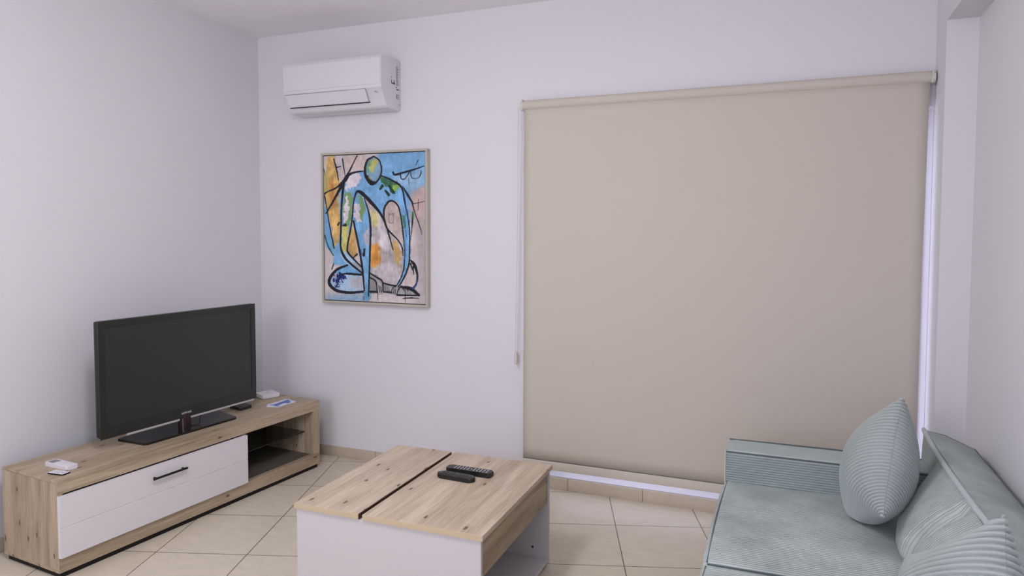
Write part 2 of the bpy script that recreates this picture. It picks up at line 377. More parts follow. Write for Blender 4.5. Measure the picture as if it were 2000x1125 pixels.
# bead chain: two strands and the weight at the bottom
bm = bmesh.new()
def strand(p0, p1, bowx):
    p0 = Vector(p0); p1 = Vector(p1); nb = 150
    pts = []
    for i in range(nb+1):
        t = i/nb; p = p0.lerp(p1, t); p.x += bowx*math.sin(math.pi*t); pts.append(p)
    tube(bm, pts[::5]+[pts[-1]], 0.0009, 6)
    for p in pts:
        bmesh.ops.create_icosphere(bm, subdivisions=1, radius=0.0028, matrix=Matrix.Translation(p))
strand((-1.509, -0.056, 2.28), (-1.527, -0.050, 0.815), 0.004)
strand((-1.484, -0.034, 2.28), (-1.516, -0.040, 0.815), -0.006)
link('bead_chain', bm, M_bracket, rb, True)
bm = bmesh.new(); box(bm, -1.531, -1.515, -0.056, -0.038, 0.745, 0.822, bev=0.005, seg=3); link('chain_weight', bm, M_blindb, rb, True, 0.6)

# ------------------------------------------------------------------ air conditioner
ac = thing('air_conditioner', 'white wall-mounted air conditioner above the framed painting', 'air conditioner', (0, YB, 0))
def arc(cx, cy, r, a0, a1, n=6): return [(cx+r*math.cos(math.radians(a0+(a1-a0)*i/n)), cy+r*math.sin(math.radians(a0+(a1-a0)*i/n))) for i in range(n+1)]
prof = [(-0.001, 2.612)]+arc(-0.035, 2.612, 0.030, 0+0, 90, 5)[1:]+[(-0.12, 2.640)]+arc(-0.205, 2.615, 0.020, 80, 180, 6)
prof += [(-0.228, 2.45), (-0.226, 2.435)]+[(-0.218, 2.43), (-0.180, 2.357)]+arc(-0.14, 2.352, 0.032, 210, 270, 4)+[(-0.03, 2.318)]+arc(-0.02, 2.337, 0.019, 270, 350, 4)+[(-0.001, 2.345)]
bm = bmesh.new(); prism(bm, prof, -3.092, -2.346, 'x')
es = [e for e in bm.edges if abs(e.verts[0].co.x-e.verts[1].co.x) < 1e-6]
bmesh.ops.bevel(bm, geom=es, offset=0.006, segments=3, profile=0.5, affect='EDGES')
link('body', bm, M_plastic, ac, True, 0.5)
bm = bmesh.new(); prism(bm, [(-0.2275, 2.455), (-0.2325, 2.455), (-0.2325, 2.612), (-0.222, 2.632), (-0.215, 2.628)], -3.088, -2.352, 'x')
link('front_panel', bm, M_plastic, ac)
# vane (flap), set off by dark gaps
bm = bmesh.new(); prism(bm, [(-0.2265, 2.430), (-0.2315, 2.428), (-0.1905, 2.357), (-0.186, 2.360)], -3.074, -2.462, 'x')
link('vane', bm, M_plastic2, ac)
bm = bmesh.new()
prism(bm, [(-0.2298, 2.4325), (-0.2275, 2.4342), (-0.226, 2.4315), (-0.229, 2.4300)], -3.076, -2.60, 'x')
link('vane_gap', bm, M_btn, ac); bm = bmesh.new()
prism(bm, [(-0.190, 2.3545), (-0.187, 2.3500), (-0.180, 2.3530), (-0.183, 2.3575)], -3.070, -2.455, 'x')
link('vane_gap', bm, M_line, ac)
for x in (-3.0765, -2.4605):
    bm = bmesh.new(); prism(bm, [(-0.2265, 2.432), (-0.2295, 2.430), (-0.189, 2.358), (-0.186, 2.360)], x-0.0008, x+0.0008, 'x')
    link('vane_end_gap', bm, M_btn, ac)
boxobj('intake_line', M_btn, ac, -2.84, -2.36, -0.12, -0.1185, 2.3185, 2.3202)
bm = bmesh.new(); tube(bm, [(-2.398, -0.2105, 2.412), (-2.398, -0.2135, 2.414)], 0.007, 16); tube(bm, [(-2.386, -0.2075, 2.405), (-2.386, -0.2105, 2.407)], 0.004, 12)
link('sensor_badge', bm, M_btn, ac, True, 0.5)
# printed labels on its right-hand side
bm = bmesh.new(); xs = -2.3460
box(bm, xs-0.001, xs+0.0006, -0.060, -0.014, 2.365, 2.605); link('side_sticker', bm, M_paper, ac)
random.seed(4)
bm = bmesh.new()
for z0, z1 in ((2.475, 2.595),):
    z = z1
    while z > z0:
        hgt = random.uniform(0.002, 0.005); y1 = random.uniform(-0.036, -0.020)
        box(bm, xs+0.0004, xs+0.0010, -0.055, y1, z-hgt, z); z -= hgt+random.uniform(0.0025, 0.005)
link('sticker_text', bm, M_lab, ac)
bm = bmesh.new()
box(bm, xs+0.0004, xs+0.0010, -0.054, -0.046, 2.39, 2.42); box(bm, xs+0.0004, xs+0.0010, -0.042, -0.020, 2.39, 2.395); box(bm, xs+0.0004, xs+0.0010, -0.042, -0.020, 2.402, 2.407); box(bm, xs+0.0004, xs+0.0010, -0.042, -0.020, 2.414, 2.419)
link('sticker_text', bm, M_lab, ac)
bm = bmesh.new()
box(bm, xs+0.0004, xs+0.0010, -0.053, -0.022, 2.447, 2.453); box(bm, xs+0.0004, xs+0.0010, -0.058, -0.046, 2.458, 2.465)
link('warning_print', bm, M_labk, ac)
bm = bmesh.new()
box(bm, xs+0.0002, xs+0.0008, -0.112, -0.106, 2.478, 2.500); box(bm, xs+0.0002, xs+0.0008, -0.112, -0.078, 2.478, 2.484); box(bm, xs+0.0002, xs+0.0008, -0.112, -0.108, 2.512, 2.520)
link('warning_print', bm, M_labk, ac)
bm = bmesh.new(); prism(bm, [(-0.088, 2.476), (-0.066, 2.476), (-0.077, 2.508)], xs+0.0002, xs+0.0008, 'x'); link('warning_triangle', bm, M_labb, ac)
bm = bmesh.new(); tube(bm, [(xs-0.001, -0.018, 2.358), (xs+0.001, -0.018, 2.358)], 0.006, 12); link('screw_cap', bm, M_btn, ac)

# ------------------------------------------------------------------ framed painting
PX0, PX1, PZ0, PZ1 = -2.944, -2.131, 1.064, 2.070
pt = thing('framed_painting', 'framed abstract painting of a crouching blue figure in thick black lines', 'painting', (0, YB, 0))
bm = bmesh.new(); fw = 0.014
for (a, b, c, d) in ((PX0, PX1, PZ1-fw, PZ1), (PX0, PX1, PZ0, PZ0+fw), (PX0, PX0+fw, PZ0+fw, PZ1-fw), (PX1-fw, PX1, PZ0+fw, PZ1-fw)):
    box(bm, a, b, -0.042, -0.001, c, d, bev=0.0012, seg=1)
link('frame', bm, M_frame, pt)
boxobj('backing', M_blackm, pt, PX0+fw, PX1-fw, -0.020, -0.002, PZ0+fw, PZ1-fw)
CX0, CX1, CZ0, CZ1 = PX0+fw+0.0055, PX1-fw-0.0055, PZ0+fw+0.0055, PZ1-fw-0.0055
# the picture itself: shapes and strokes laid on the canvas in its own coordinates
NU, NV = 400, 500
uu, vv = np.meshgrid((np.arange(NU)+0.5)/NU, (np.arange(NV)+0.5)/NV, indexing='ij')   # v down
rs = np.random.RandomState(3)
def vnoise(fx, fy, seed):
    r = np.random.RandomState(seed); g = r.rand(int(fx)+3, int(fy)+3)
    x = uu*fx; y = vv*fy; i = x.astype(int); j = y.astype(int); a = x-i; b = y-j
    a = a*a*(3-2*a); b = b*b*(3-2*b)
    return g[i, j]*(1-a)*(1-b)+g[i+1, j]*a*(1-b)+g[i, j+1]*(1-a)*b+g[i+1, j+1]*a*b
N1 = vnoise(9, 12, 1)-0.5; N2 = vnoise(34, 44, 2)-0.5; N3 = vnoise(110, 30, 5)-0.5; N4 = vnoise(150, 190, 6)-0.5
img = np.zeros((NU, NV, 3))
def uvp(p):
    x, y = p; s = (x-97.0)/636.0
    top = 108-20*s; bot = 1020+28*s
    return (s/(s+0.95*(1-s)), (y-top)/(bot-top))
def catmull(P, n=10):
    P = [np.array(p, float) for p in P]; Q = [2*P[0]-P[1]]+P+[2*P[-1]-P[-2]]; out = []
    for i in range(1, len(Q)-2):
        for k in range(n):
            t = k/n; a, b, c, d = Q[i-1], Q[i], Q[i+1], Q[i+2]
            out.append(0.5*((2*b)+(-a+c)*t+(2*a-5*b+4*c-d)*t*t+(-a+3*b-3*c+d)*t**3))
    out.append(P[-1]); return out
def fill(pts, col, soft=0.012, op=1.0, rough=0.012, noise=0.10, smooth=True):
    if smooth: pts = catmull(list(pts)+[pts[0]], 6)
    q = np.array([uvp(p) for p in pts]); U = uu+N2*rough*2+N4*rough; V = vv+N1*rough*2+N4*rough
    inside = np.zeros(uu.shape, bool); dist = np.full(uu.shape, 9.0); n = len(q)
    for i in range(n):
        x0, y0 = q[i]; x1, y1 = q[(i+1) % n]
        if y0 != y1:
            c = ((y0 > V) != (y1 > V)) & (U < (x1-x0)*(V-y0)/(y1-y0)+x0); inside ^= c
        dx, dy = x1-x0, (y1-y0)*1.25; L2 = dx*dx+dy*dy+1e-12
        t = np.clip(((U-x0)*dx+(V-y0)*1.25*dy)/L2, 0, 1)
        dist = np.minimum(dist, np.hypot(U-x0-t*dx, (V-y0)*1.25-t*dy))
    sd = np.where(inside, dist, -dist); m = np.clip(sd/soft+0.5, 0, 1)*op
    c = np.array(col, float)/255; cc = c[None, None]*(1+(N3[..., None]*0.4+N2[..., None]*0.5+N1[..., None]*0.5)*noise*2)
    img[:] = img*(1-m[..., None])+np.clip(cc, 0, 1)*m[..., None]
def stroke(pts, wd, col=(28, 30, 42), op=1.0, soft=0.0035, rough=0.0025, spl=True):
    """wd: widths in sketch units along the line"""
    P = catmull(pts, 8) if spl and len(pts) > 2 else [np.array(p, float) for p in pts]
    q = np.array([uvp(p) for p in P]); n = len(q); ws = np.interp(np.linspace(0, 1, n), np.linspace(0, 1, len(wd)), wd)*1.3/636.0/2
    U = uu+N2*rough+N4*rough; V = vv+N1*rough+N4*rough; sd = np.full(uu.shape, -9.0)
    for i in range(n-1):
        x0, y0 = q[i]; x1, y1 = q[i+1]; dx, dy = x1-x0, (y1-y0)*1.25; L2 = dx*dx+dy*dy+1e-12
        t = np.clip(((U-x0)*dx+(V-y0)*1.25*dy)/L2, 0, 1)
        d = np.hypot(U-x0-t*dx, (V-y0)*1.25-t*dy); sd = np.maximum(sd, ws[i]*(1-t)+ws[i+1]*t-d)
    m = (np.clip(sd/soft+0.5, 0, 1)*op)[..., None]
    img[:] = img*(1-m)+np.array(col, float)/255*m
GP = (212, 202, 202)
img[:] = np.array(GP)/255.0*(1+(N1*0.10+N3*0.06+N2*0.05)[..., None])
BL = (126, 178, 220); BL2 = (176, 206, 230); OR = (218, 178, 112); GR = (126, 164, 104); WH = (232, 222, 230); YE = (208, 202, 124)
fill([(250, 95), (350, 95), (350, 190), (260, 210), (220, 170)], (214, 196, 190), 0.05)
fill([(430, 60), (760, 50), (760, 320), (690, 335), (660, 420), (640, 520), (560, 420), (470, 260), (440, 180)], BL, 0.05, rough=0.02)
fill([(530, 240), (720, 200), (700, 300), (560, 300)], BL2, 0.06, 0.6)
fill([(640, 330), (760, 320), (760, 560), (650, 540)], (196, 170, 165), 0.05, 0.9)
fill([(650, 520), (760, 520), (760, 1040), (650, 1000), (690, 800)], (188, 178, 176), 0.05, 0.8)
fill([(120, 115), (165, 112), (190, 250), (215, 330), (205, 470), (190, 640), (165, 690), (135, 560), (110, 420), (100, 290)], OR, 0.02, noise=0.22)
fill([(130, 260), (150, 250), (160, 420), (145, 420)], (212, 128, 70), 0.03, 0.7)
fill([(100, 220), (130, 200), (125, 330), (98, 350)], (200, 190, 110), 0.03, 0.8)
fill([(160, 120), (215, 120), (250, 240), (210, 270), (180, 200)], (206, 198, 196), 0.015)
fill([(95, 380), (112, 440), (140, 560), (160, 680), (190, 640), (205, 560), (208, 700), (240, 800), (150, 800), (150, 740), (95, 640)], BL, 0.02)
fill([(195, 300), (225, 280), (215, 420), (200, 520), (192, 420)], (150, 190, 220), 0.015)
# body: shoulders and both arms
fill([(225, 275), (270, 222), (340, 206), (420, 230), (470, 235), (540, 268), (585, 320), (612, 400), (632, 520), (640, 640), (630, 770), (600, 870), (565, 945), (530, 945), (560, 890), (590, 800), (597, 640), (585, 480), (555, 405), (520, 392), (485, 420), (468, 500), (430, 440), (370, 370), (320, 328), (295, 345), (280, 400), (272, 490), (255, 600), (240, 700), (215, 740), (198, 690), (200, 520), (212, 380)], BL, 0.006, noise=0.14)
fill([(225, 300), (245, 250), (300, 215), (330, 240), (300, 290), (255, 320), (240, 345)], WH, 0.006, rough=0.02)
fill([(222, 350), (270, 340), (272, 480), (250, 560), (225, 560), (215, 440)], GR, 0.008, rough=0.02)
fill([(235, 370), (252, 370), (245, 500), (222, 530), (225, 440)], WH, 0.006, rough=0.02)
fill([(207, 560), (240, 550), (245, 640), (232, 715), (208, 690)], YE, 0.01, rough=0.02)
fill([(462, 235), (520, 265), (560, 310), (535, 355), (510, 320), (470, 290)], (62, 110, 80), 0.008, rough=0.025)
fill([(530, 295), (565, 305), (550, 335), (530, 330)], (150, 190, 90), 0.01)
for a, b in (((452, 320), (466, 300)), ((485, 330), (505, 355)), ((508, 300), (535, 340))): stroke([a, b], [9, 14], (30, 60, 50))
fill([(582, 470), (610, 475), (622, 550), (590, 545)], (72, 140, 120), 0.012, rough=0.02)
# far forearm and lap
fill([(205, 720), (240, 705), (290, 760), (330, 800), (335, 860), (270, 820), (215, 770)], BL2, 0.006)
fill([(255, 800), (300, 780), (340, 810), (330, 850)], (170, 172, 178), 0.01, 0.8)
fill([(245, 620), (278, 560), (300, 640), (310, 720), (280, 745), (245, 700)], OR, 0.015, noise=0.25)
# near thigh and torso front
fill([(350, 355), (400, 410), (470, 500), (540, 610), (588, 690), (592, 830), (565, 915), (520, 930), (440, 890), (380, 850), (388, 700), (392, 560), (375, 430)], (196, 188, 188), 0.006, noise=0.2)
fill([(395, 440), (440, 500), (430, 560), (400, 540)], YE, 0.02, 0.8)
fill([(392, 680), (440, 670), (450, 780), (400, 815), (386, 760)], (226, 160, 80), 0.03, noise=0.2)
fill([(440, 560), (480, 600), (500, 700), (450, 680)], WH, 0.03, 0.8)
fill([(525, 640), (560, 670), (578, 740), (560, 800), (540, 760)], (206, 168, 100), 0.02, 0.9)
fill([(430, 800), (540, 790), (560, 880), (480, 880)], (210, 200, 206), 0.04, 0.9)
fill([(520, 396), (556, 408), (580, 480), (594, 600), (592, 690), (560, 640), (500, 580), (474, 520), (480, 440)], (200, 184, 178), 0.006, noise=0.12)
stroke([(508, 470), (505, 520), (520, 535), (535, 520), (530, 470)], [4, 4], (120, 110, 105), 0.7); stroke([(505, 478), (535, 476)], [4, 4], (120, 110, 105), 0.7)
# near shin
fill([(305, 332), (335, 352), (365, 410), (388, 520), (392, 650), (385, 850), (376, 1000), (352, 1010), (342, 860), (322, 720), (300, 610), (278, 480), (285, 370)], BL, 0.006, noise=0.14)
fill([(320, 345), (350, 380), (352, 470), (325, 520), (318, 440)], GR, 0.01, rough=0.025)
fill([(290, 400), (318, 400), (320, 470), (330, 510), (312, 525), (285, 470)], WH, 0.006, rough=0.02)
fill([(350, 590), (378, 570), (380, 680), (352, 650)], (206, 186, 190), 0.02, 0.8)
stroke([(350, 700), (346, 735)], [10, 14], (40, 50, 66)); stroke([(325, 700), (330, 730)], [5, 5], (70, 90, 120))
fill([(335, 960), (385, 960), (375, 1015), (345, 1012)], (96, 160, 200), 0.02)
# folded leg, feet
fill([(240, 797), (330, 850), (270, 858), (190, 868), (160, 850)], BL, 0.006)
fill([(125, 890), (190, 868), (270, 858), (335, 862), (345, 965), (240, 972), (165, 955), (130, 925)], BL2, 0.006)
fill([(260, 880), (335, 870), (340, 940), (270, 945)], (200, 186, 190), 0.04, 0.7)
fill([(152, 890), (200, 870), (232, 905), (200, 920), (160, 912)], (36, 42, 110), 0.008, rough=0.035)
fill([(110, 985), (330, 985), (345, 1030), (120, 1030)], (138, 180, 214), 0.06, 0.8)
fill([(380, 850), (430, 875), (465, 930), (460, 968), (385, 968)], (150, 150, 152), 0.006)
fill([(470, 915), (560, 930), (640, 945), (690, 992), (560, 992), (470, 970)], (140, 138, 138), 0.006, noise=0.3)
fill([(515, 945), (560, 930), (560, 985), (520, 985)], (180, 176, 176), 0.006); fill([(425, 900), (462, 930), (460, 985), (430, 985)], (180, 176, 176), 0.006)
fill([(636, 775), (675, 830), (684, 900), (655, 950), (590, 930), (620, 840)], (210, 196, 194), 0.006)
# head
fill([(408, 116), (445, 135), (462, 190), (452, 245), (408, 288), (368, 250), (357, 195), (372, 140)], (132, 170, 196), 0.005)
fill([(385, 140), (430, 130), (425, 190), (405, 220), (385, 190)], (200, 196, 110), 0.02, 0.9)
fill([(366, 140), (392, 128), (385, 200), (365, 210)], (110, 160, 120), 0.02, 0.7)
fill([(362, 225), (384, 240), (405, 268), (432, 262), (405, 292), (375, 275)], (26, 26, 30), 0.006)
fill([(384, 236), (400, 262), (386, 262)], (150, 130, 80), 0.006)
stroke([(408, 116), (372, 140), (357, 195), (366, 245), (400, 288), (440, 262), (461, 205), (450, 145), (420, 117), (405, 116)], [7, 10, 14, 9, 7, 6, 7])
# black contour strokes
K = [([(235, 262), (262, 225), (300, 212), (345, 206)], [14, 9, 5]),
     ([(224, 268), (214, 350), (206, 450), (203, 560), (200, 680), (222, 745), (262, 790), (335, 850)], [12, 11, 9, 9, 9, 12, 10, 7]),
     ([(236, 250), (150, 400), (108, 470)], [16, 9, 6]), ([(308, 108), (262, 200), (222, 268)], [5, 7, 14]), ([(230, 262), (180, 305), (125, 330), (100, 345)], [14, 8, 5, 8]),
     ([(162, 128), (178, 190), (190, 262)], [6, 7, 4]), ([(216, 125), (222, 170), (232, 235)], [5, 6, 3]), ([(180, 180), (205, 174)], [6, 4]),
     ([(98, 190), (104, 230)], [4, 2]), ([(98, 350), (112, 420), (120, 480), (140, 600), (158, 690)], [7, 5, 5, 6, 7]), ([(98, 610), (125, 690), (152, 738)], [7, 5, 4]),
     ([(155, 790), (143, 825)], [4, 6]), ([(190, 530), (184, 545)], [8, 8]),
     ([(460, 235), (520, 262), (585, 310), (605, 400), (625, 500), (636, 600), (634, 700), (630, 790), (598, 880), (560, 940)], [5, 8, 8, 7, 6, 6, 6, 7, 7, 5]),
     ([(593, 305), (625, 360), (650, 402)], [4, 11, 8]), ([(650, 402), (668, 470), (700, 560), (712, 610)], [8, 4, 4, 2]), ([(655, 480), (650, 560), (645, 620)], [9, 5, 2]),
     ([(296, 352), (308, 332), (340, 346), (400, 408), (450, 470), (480, 530), (505, 610), (530, 700)], [8, 11, 16, 15, 11, 9, 7, 4]),
     ([(296, 352), (284, 400), (276, 490), (262, 580), (242, 690), (255, 730), (330, 812)], [8, 7, 7, 8, 9, 9, 6]),
     ([(283, 520), (298, 600), (318, 700), (336, 820), (348, 960)], [9, 9, 9, 10, 7]), ([(352, 375), (378, 460), (390, 560), (386, 700), (380, 850), (374, 995)], [4, 7, 10, 9, 8, 6]),
     ([(474, 500), (478, 440), (505, 398), (535, 397), (565, 430), (580, 490), (594, 600), (602, 700), (600, 800), (580, 880), (545, 940)], [8, 9, 9, 7, 7, 6, 6, 5, 6, 5, 5]),
     ([(474, 500), (495, 570), (560, 640), (588, 690), (592, 740)], [9, 8, 6, 6, 3]), ([(280, 752), (303, 728)], [5, 7]),
     ([(242, 800), (180, 825), (140, 865), (124, 900), (132, 930), (175, 962), (250, 975), (340, 968)], [8, 11, 13, 16, 15, 13, 11, 9]),
     ([(180, 865), (240, 855), (335, 860)], [3, 9, 8]), ([(385, 968), (430, 970)], [9, 8]), ([(470, 970), (520, 972)], [7, 6]),
     ([(378, 848), (430, 880), (462, 905), (465, 965)], [5, 7, 7, 6]), ([(385, 880), (420, 905), (430, 975)], [6, 6, 5]),
     ([(465, 912), (510, 925), (550, 930)], [6, 7, 5]), ([(545, 930), (525, 950), (518, 978)], [5, 4, 4]), ([(575, 938), (560, 960), (554, 988)], [5, 5, 5]),
     ([(440, 930), (445, 970)], [3, 4]), ([(452, 935), (455, 972)], [3, 4]), ([(535, 950), (530, 980)], [3, 4]), ([(545, 950), (541, 985)], [3, 4]),
     ([(554, 990), (620, 992), (695, 992)], [8, 6, 5]), ([(580, 938), (640, 950), (690, 990)], [8, 16, 10]),
     ([(636, 765), (665, 800), (682, 860), (676, 915), (655, 948)], [5, 15, 9, 8, 10]), ([(640, 790), (650, 830)], [8, 3]), ([(655, 810), (660, 860)], [8, 3]), ([(590, 940), (600, 965)], [8, 2]), ([(615, 945), (625, 968)], [8, 2]),
     ([(532, 215), (550, 230), (640, 205), (725, 180)], [7, 9, 8, 4]), ([(578, 232), (585, 256), (605, 258), (635, 215)], [6, 4, 4, 4]), ([(643, 215), (650, 250), (690, 250), (706, 225), (706, 205)], [4, 3, 3, 5, 3]),
     ([(690, 140), (676, 170)], [4, 3]), ([(630, 250), (632, 290)], [2, 2]), ([(590, 1012), (640, 1008), (690, 1010)], [4, 6, 3]), ([(605, 950), (606, 1036)], [3, 2]), ([(342, 1000), (342, 1025)], [3, 2]), ([(432, 980), (432, 1024)], [3, 2]),
     ([(655, 415), (730, 400)], [3, 2]), ([(690, 385), (688, 455)], [3, 2]), ([(232, 545), (214, 548)], [12, 6])]
for p, wd in K: stroke(p, wd)
stroke([(655, 948), (672, 925), (681, 890)], [8, 6, 3], (50, 80, 140)); stroke([(604, 760), (612, 640), (606, 520)], [4, 3, 3], (60, 110, 170)); stroke([(598, 330), (612, 420), (628, 520)], [3, 3, 3], (50, 80, 150))
stroke([(655, 470), (658, 505)], [10, 6], (60, 130, 80)); stroke([(100, 620), (128, 690), (155, 740)], [4, 4, 3], (50, 120, 110))
img[:] = np.clip(img, 0, 1)
me = bpy.data.meshes.new('canvas')
xs_ = CX0+(CX1-CX0)*np.linspace(0, 1, NU); zs_ = CZ1-(CZ1-CZ0)*np.linspace(0, 1, NV)
Xg, Zg = np.meshgrid(xs_, zs_, indexing='ij')
lum = img.mean(-1)
G = np.stack([Xg, -0.0335-0.0006*(N3+N4)-0.0006*(lum < 0.25), Zg], -1)
M_art, nt, b = newmat('canvas_paint')
at = nt.nodes.new('ShaderNodeAttribute'); at.attribute_name = 'paint'; nt.links.new(at.outputs['Color'], b.inputs['Base Color'])
b.inputs['Roughness'].default_value = 0.55; b.inputs['Specular IOR Level'].default_value = 0.3
cv = grid_mesh('canvas', [G], M_art, pt, merge=False)
if cv.data.polygons[0].normal.y > 0: cv.data.flip_normals()
ca = cv.data.color_attributes.new('paint', 'FLOAT_COLOR', 'POINT')
li = np.where(img <= 0.04045, img/12.92, ((img+0.055)/1.055)**2.4)
ca.data.foreach_set('color', np.concatenate([li.reshape(-1, 3), np.ones((NU*NV, 1))], 1).astype(np.float32).ravel())
boxobj('stretcher', M_paper, pt, CX0, CX1, -0.0320, -0.0195, CZ0, CZ1)

# ------------------------------------------------------------------ TV stand  (local: y along the front, x = -depth)
RZ = -0.0813
ts = thing('tv_stand', 'long low oak-look TV stand with one white flap drawer and an open niche', 'tv stand', (-2.975, 2.0255, 0), -RZ*-1)
L_, D_, H_ = 1.658, 0.430, 0.443
boxobj('top_panel', M_oakx, ts, -D_, 0, 0, L_, 0.4305, H_, bev=0.0008, seg=1)
boxobj('fascia', M_oakx, ts, -0.02, 0, 0.0005, L_-0.0005, 0.381, 0.4303)
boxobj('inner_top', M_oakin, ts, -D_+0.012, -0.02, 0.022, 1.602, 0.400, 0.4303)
boxobj('side_panel', M_oakz, ts, -D_, -0.0006, 0.0, 0.022, 0.0385, 0.4300)
boxobj('side_panel', M_oakz, ts, -D_, 0, 1.602, L_-0.0006, 0.0955, 0.3808)
boxobj('bottom_panel', M_oakx, ts, -D_, 0, 0.0, L_, 0.026, 0.038, bev=0.0008, seg=1)
boxobj('lower_rail', M_oakx, ts, -D_+0.012, 0, 0.0005, L_-0.0005, 0.0382, 0.095)
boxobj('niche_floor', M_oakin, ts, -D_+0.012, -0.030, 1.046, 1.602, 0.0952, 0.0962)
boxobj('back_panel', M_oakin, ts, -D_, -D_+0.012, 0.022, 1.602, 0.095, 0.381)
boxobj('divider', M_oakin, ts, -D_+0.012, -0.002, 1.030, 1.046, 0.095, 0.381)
boxobj('glass_shelf', M_shelf, ts, -D_+0.014, -0.075, 1.047, 1.601, 0.236, 0.242)
boxobj('plinth', M_blackm, ts, -D_+0.01, -0.012, 0.012, L_-0.012, 0.0, 0.026)
bm = bmesh.new()
z0, z1, zg = 0.0975, 0.3745, 0.232
prism(bm, [(-0.001, z0), (0.017, z0), (0.017, zg-0.003), (0.0145, zg-0.001), (0.0145, zg+0.001), (0.017, zg+0.003), (0.017, z1), (-0.001, z1)], -0.001, 1.047, 'y')
dr = link('drawer', bm, M_white, ts)
bm = bmesh.new(); box(bm, 0.034, 0.043, 0.437, 0.632, 0.311, 0.321, bev=0.0015); box(bm, 0.0165, 0.036, 0.450, 0.458, 0.312, 0.320); box(bm, 0.0165, 0.036, 0.611, 0.619, 0.312, 0.320)
link('handle', bm, M_blackm, dr, True, 0.6)

# ------------------------------------------------------------------ television
ux, uy = math.sin(0.0813), math.cos(0.0813)     # along the stand's front
def on_stand(u, b, z=H_): return (-2.975+ux*u-uy*b, 2.0255+uy*u+ux*b, z)
tv = thing('television', 'black flat-screen television on a black glass foot', 'television', on_stand(0.83, 0.215), RZ)
# local: y along the screen (+y to the far right), +x towards the room
W2 = 0.497; zb_, zt_ = 0.062, 0.655
boxobj('cabinet', M_black, tv, -0.034, 0.0, -W2, W2, zb_+0.006, zt_, bev=0.009, seg=3)
bm = bmesh.new(); bz = 0.034
box(bm, 0.0, 0.006, -W2, W2, zt_-bz, zt_, bev=0.001, seg=1); box(bm, 0.0, 0.006, -W2, W2, zb_, zb_+0.056, bev=0.001, seg=1)
box(bm, 0.0, 0.006, -W2, -W2+bz, zb_+0.056, zt_-bz); box(bm, 0.0, 0.006, W2-bz, W2, zb_+0.056, zt_-bz)
link('bezel', bm, mat('tv_bezel', rgb(33, 35, 33), 0.25, spec=0.55), tv)
boxobj('screen', M_screen, tv, 0.0002, 0.0025, -W2+bz, W2-bz, zb_+0.056, zt_-bz)
boxobj('silver_strip', M_silver, tv, -0.004, 0.0062, -W2+0.14, -0.05, zb_-0.009, zb_+0.001)
boxobj('silver_strip', M_silver, tv, -0.004, 0.0062, 0.02, W2-0.02, zb_-0.009, zb_+0.001)
bm = bmesh.new(); tube(bm, [(-0.02, -0.0, 0.012), (-0.02, -0.0, 0.085)], 0.034, 24); o = link('neck', bm, M_neck, tv, True, 0.6)
bm = bmesh.new(); prism(bm, [(-0.105, -0.335), (0.080, -0.323), (0.096, -0.308), (0.106, 0.245), (0.098, 0.258), (-0.100, 0.305), (-0.110, 0.295), (-0.112, -0.325)], 0.0, 0.013, 'z')
link('foot', bm, M_gloss, tv)
text_mesh('logo', 'SAMSUNG', 0.0165, M_logo, tv, (0.0063, -0.005, zb_+0.026), (math.pi/2, 0, math.pi/2), ext=0.85)
text_mesh('corner_print', 'SERIES 5', 0.009, M_btnd, tv, (0.0063, -W2+0.075, zb_+0.030), (math.pi/2, 0, math.pi/2))
tubeobj('cable', M_blackm, tv, [(-0.03, 0.10, 0.075), (0.0, 0.09, 0.055), (0.02, 0.07, 0.03), (0.045, 0.045, 0.017), (0.02, 0.0, 0.017)], 0.002, 6)

# ------------------------------------------------------------------ things on the TV stand
def slab(bm, pts, z0, z1, bev=0.0, seg=3):
    n0 = len(bm.verts); prism(bm, pts, z0, z1, 'z'); bm.verts.ensure_lookup_table()
    if bev:
        vs = bm.verts[n0:]; es = list(set(e for v in vs for e in v.link_edges))
        bmesh.ops.bevel(bm, geom=es, offset=bev, segments=seg, profile=0.5, affect='EDGES')
def rrect(hx, hy, r, n=5):
    out = []
    for sx, sy, a in ((1, 1, 0), (-1, 1, 90), (-1, -1, 180), (1, -1, 270)):
        out += arc(sx*(hx-r), sy*(hy-r), r, a, a+90, n)
    return out
# air conditioner remote, white, long axis towards the wall (local y = length, display end +y)
ar = thing('air_conditioner_remote', 'white remote control with grey display on the near end of the TV stand', 'remote control', on_stand(0.128, 0.185), math.radians(86))
bm = bmesh.new(); slab(bm, rrect(0.028, 0.085, 0.008), 0.0, 0.017, 0.004); link('case', bm, M_plastic, ar, True, 0.7)
bm = bmesh.new(); slab(bm, rrect(0.019, 0.020, 0.003), 0.0168, 0.0176); o = link('display', bm, M_grey, ar); o.location = (0, 0.053, 0)
for y in (0.018, 0.000):
    for x in (-0.010, 0.010):
        boxobj('button', M_plastic2, ar, x-0.007, x+0.007, y-0.004, y+0.004, 0.0168, 0.0182, bev=0.0005)
sr = thing('small_remote', 'small black-edged remote with white button face beside the white remote', 'remote control', on_stand(0.066, 0.098), math.radians(96))
bm = bmesh.new(); slab(bm, rrect(0.021, 0.044, 0.004), 0.0, 0.006, 0.0012, 1); link('case', bm, M_blackm, sr, True, 0.6)
bm = bmesh.new(); slab(bm, rrect(0.0195, 0.0425, 0.003), 0.006, 0.0068); link('face', bm, M_plastic, sr)
for i in range(5):
    for j in range(3):
        if (i, j) in ((1, 0), (1, 2)): continue
        boxobj('button', M_btn, sr, -0.0125+j*0.0105, -0.0085+j*0.0105, -0.034+i*0.014, -0.029+i*0.014, 0.0067, 0.0076)
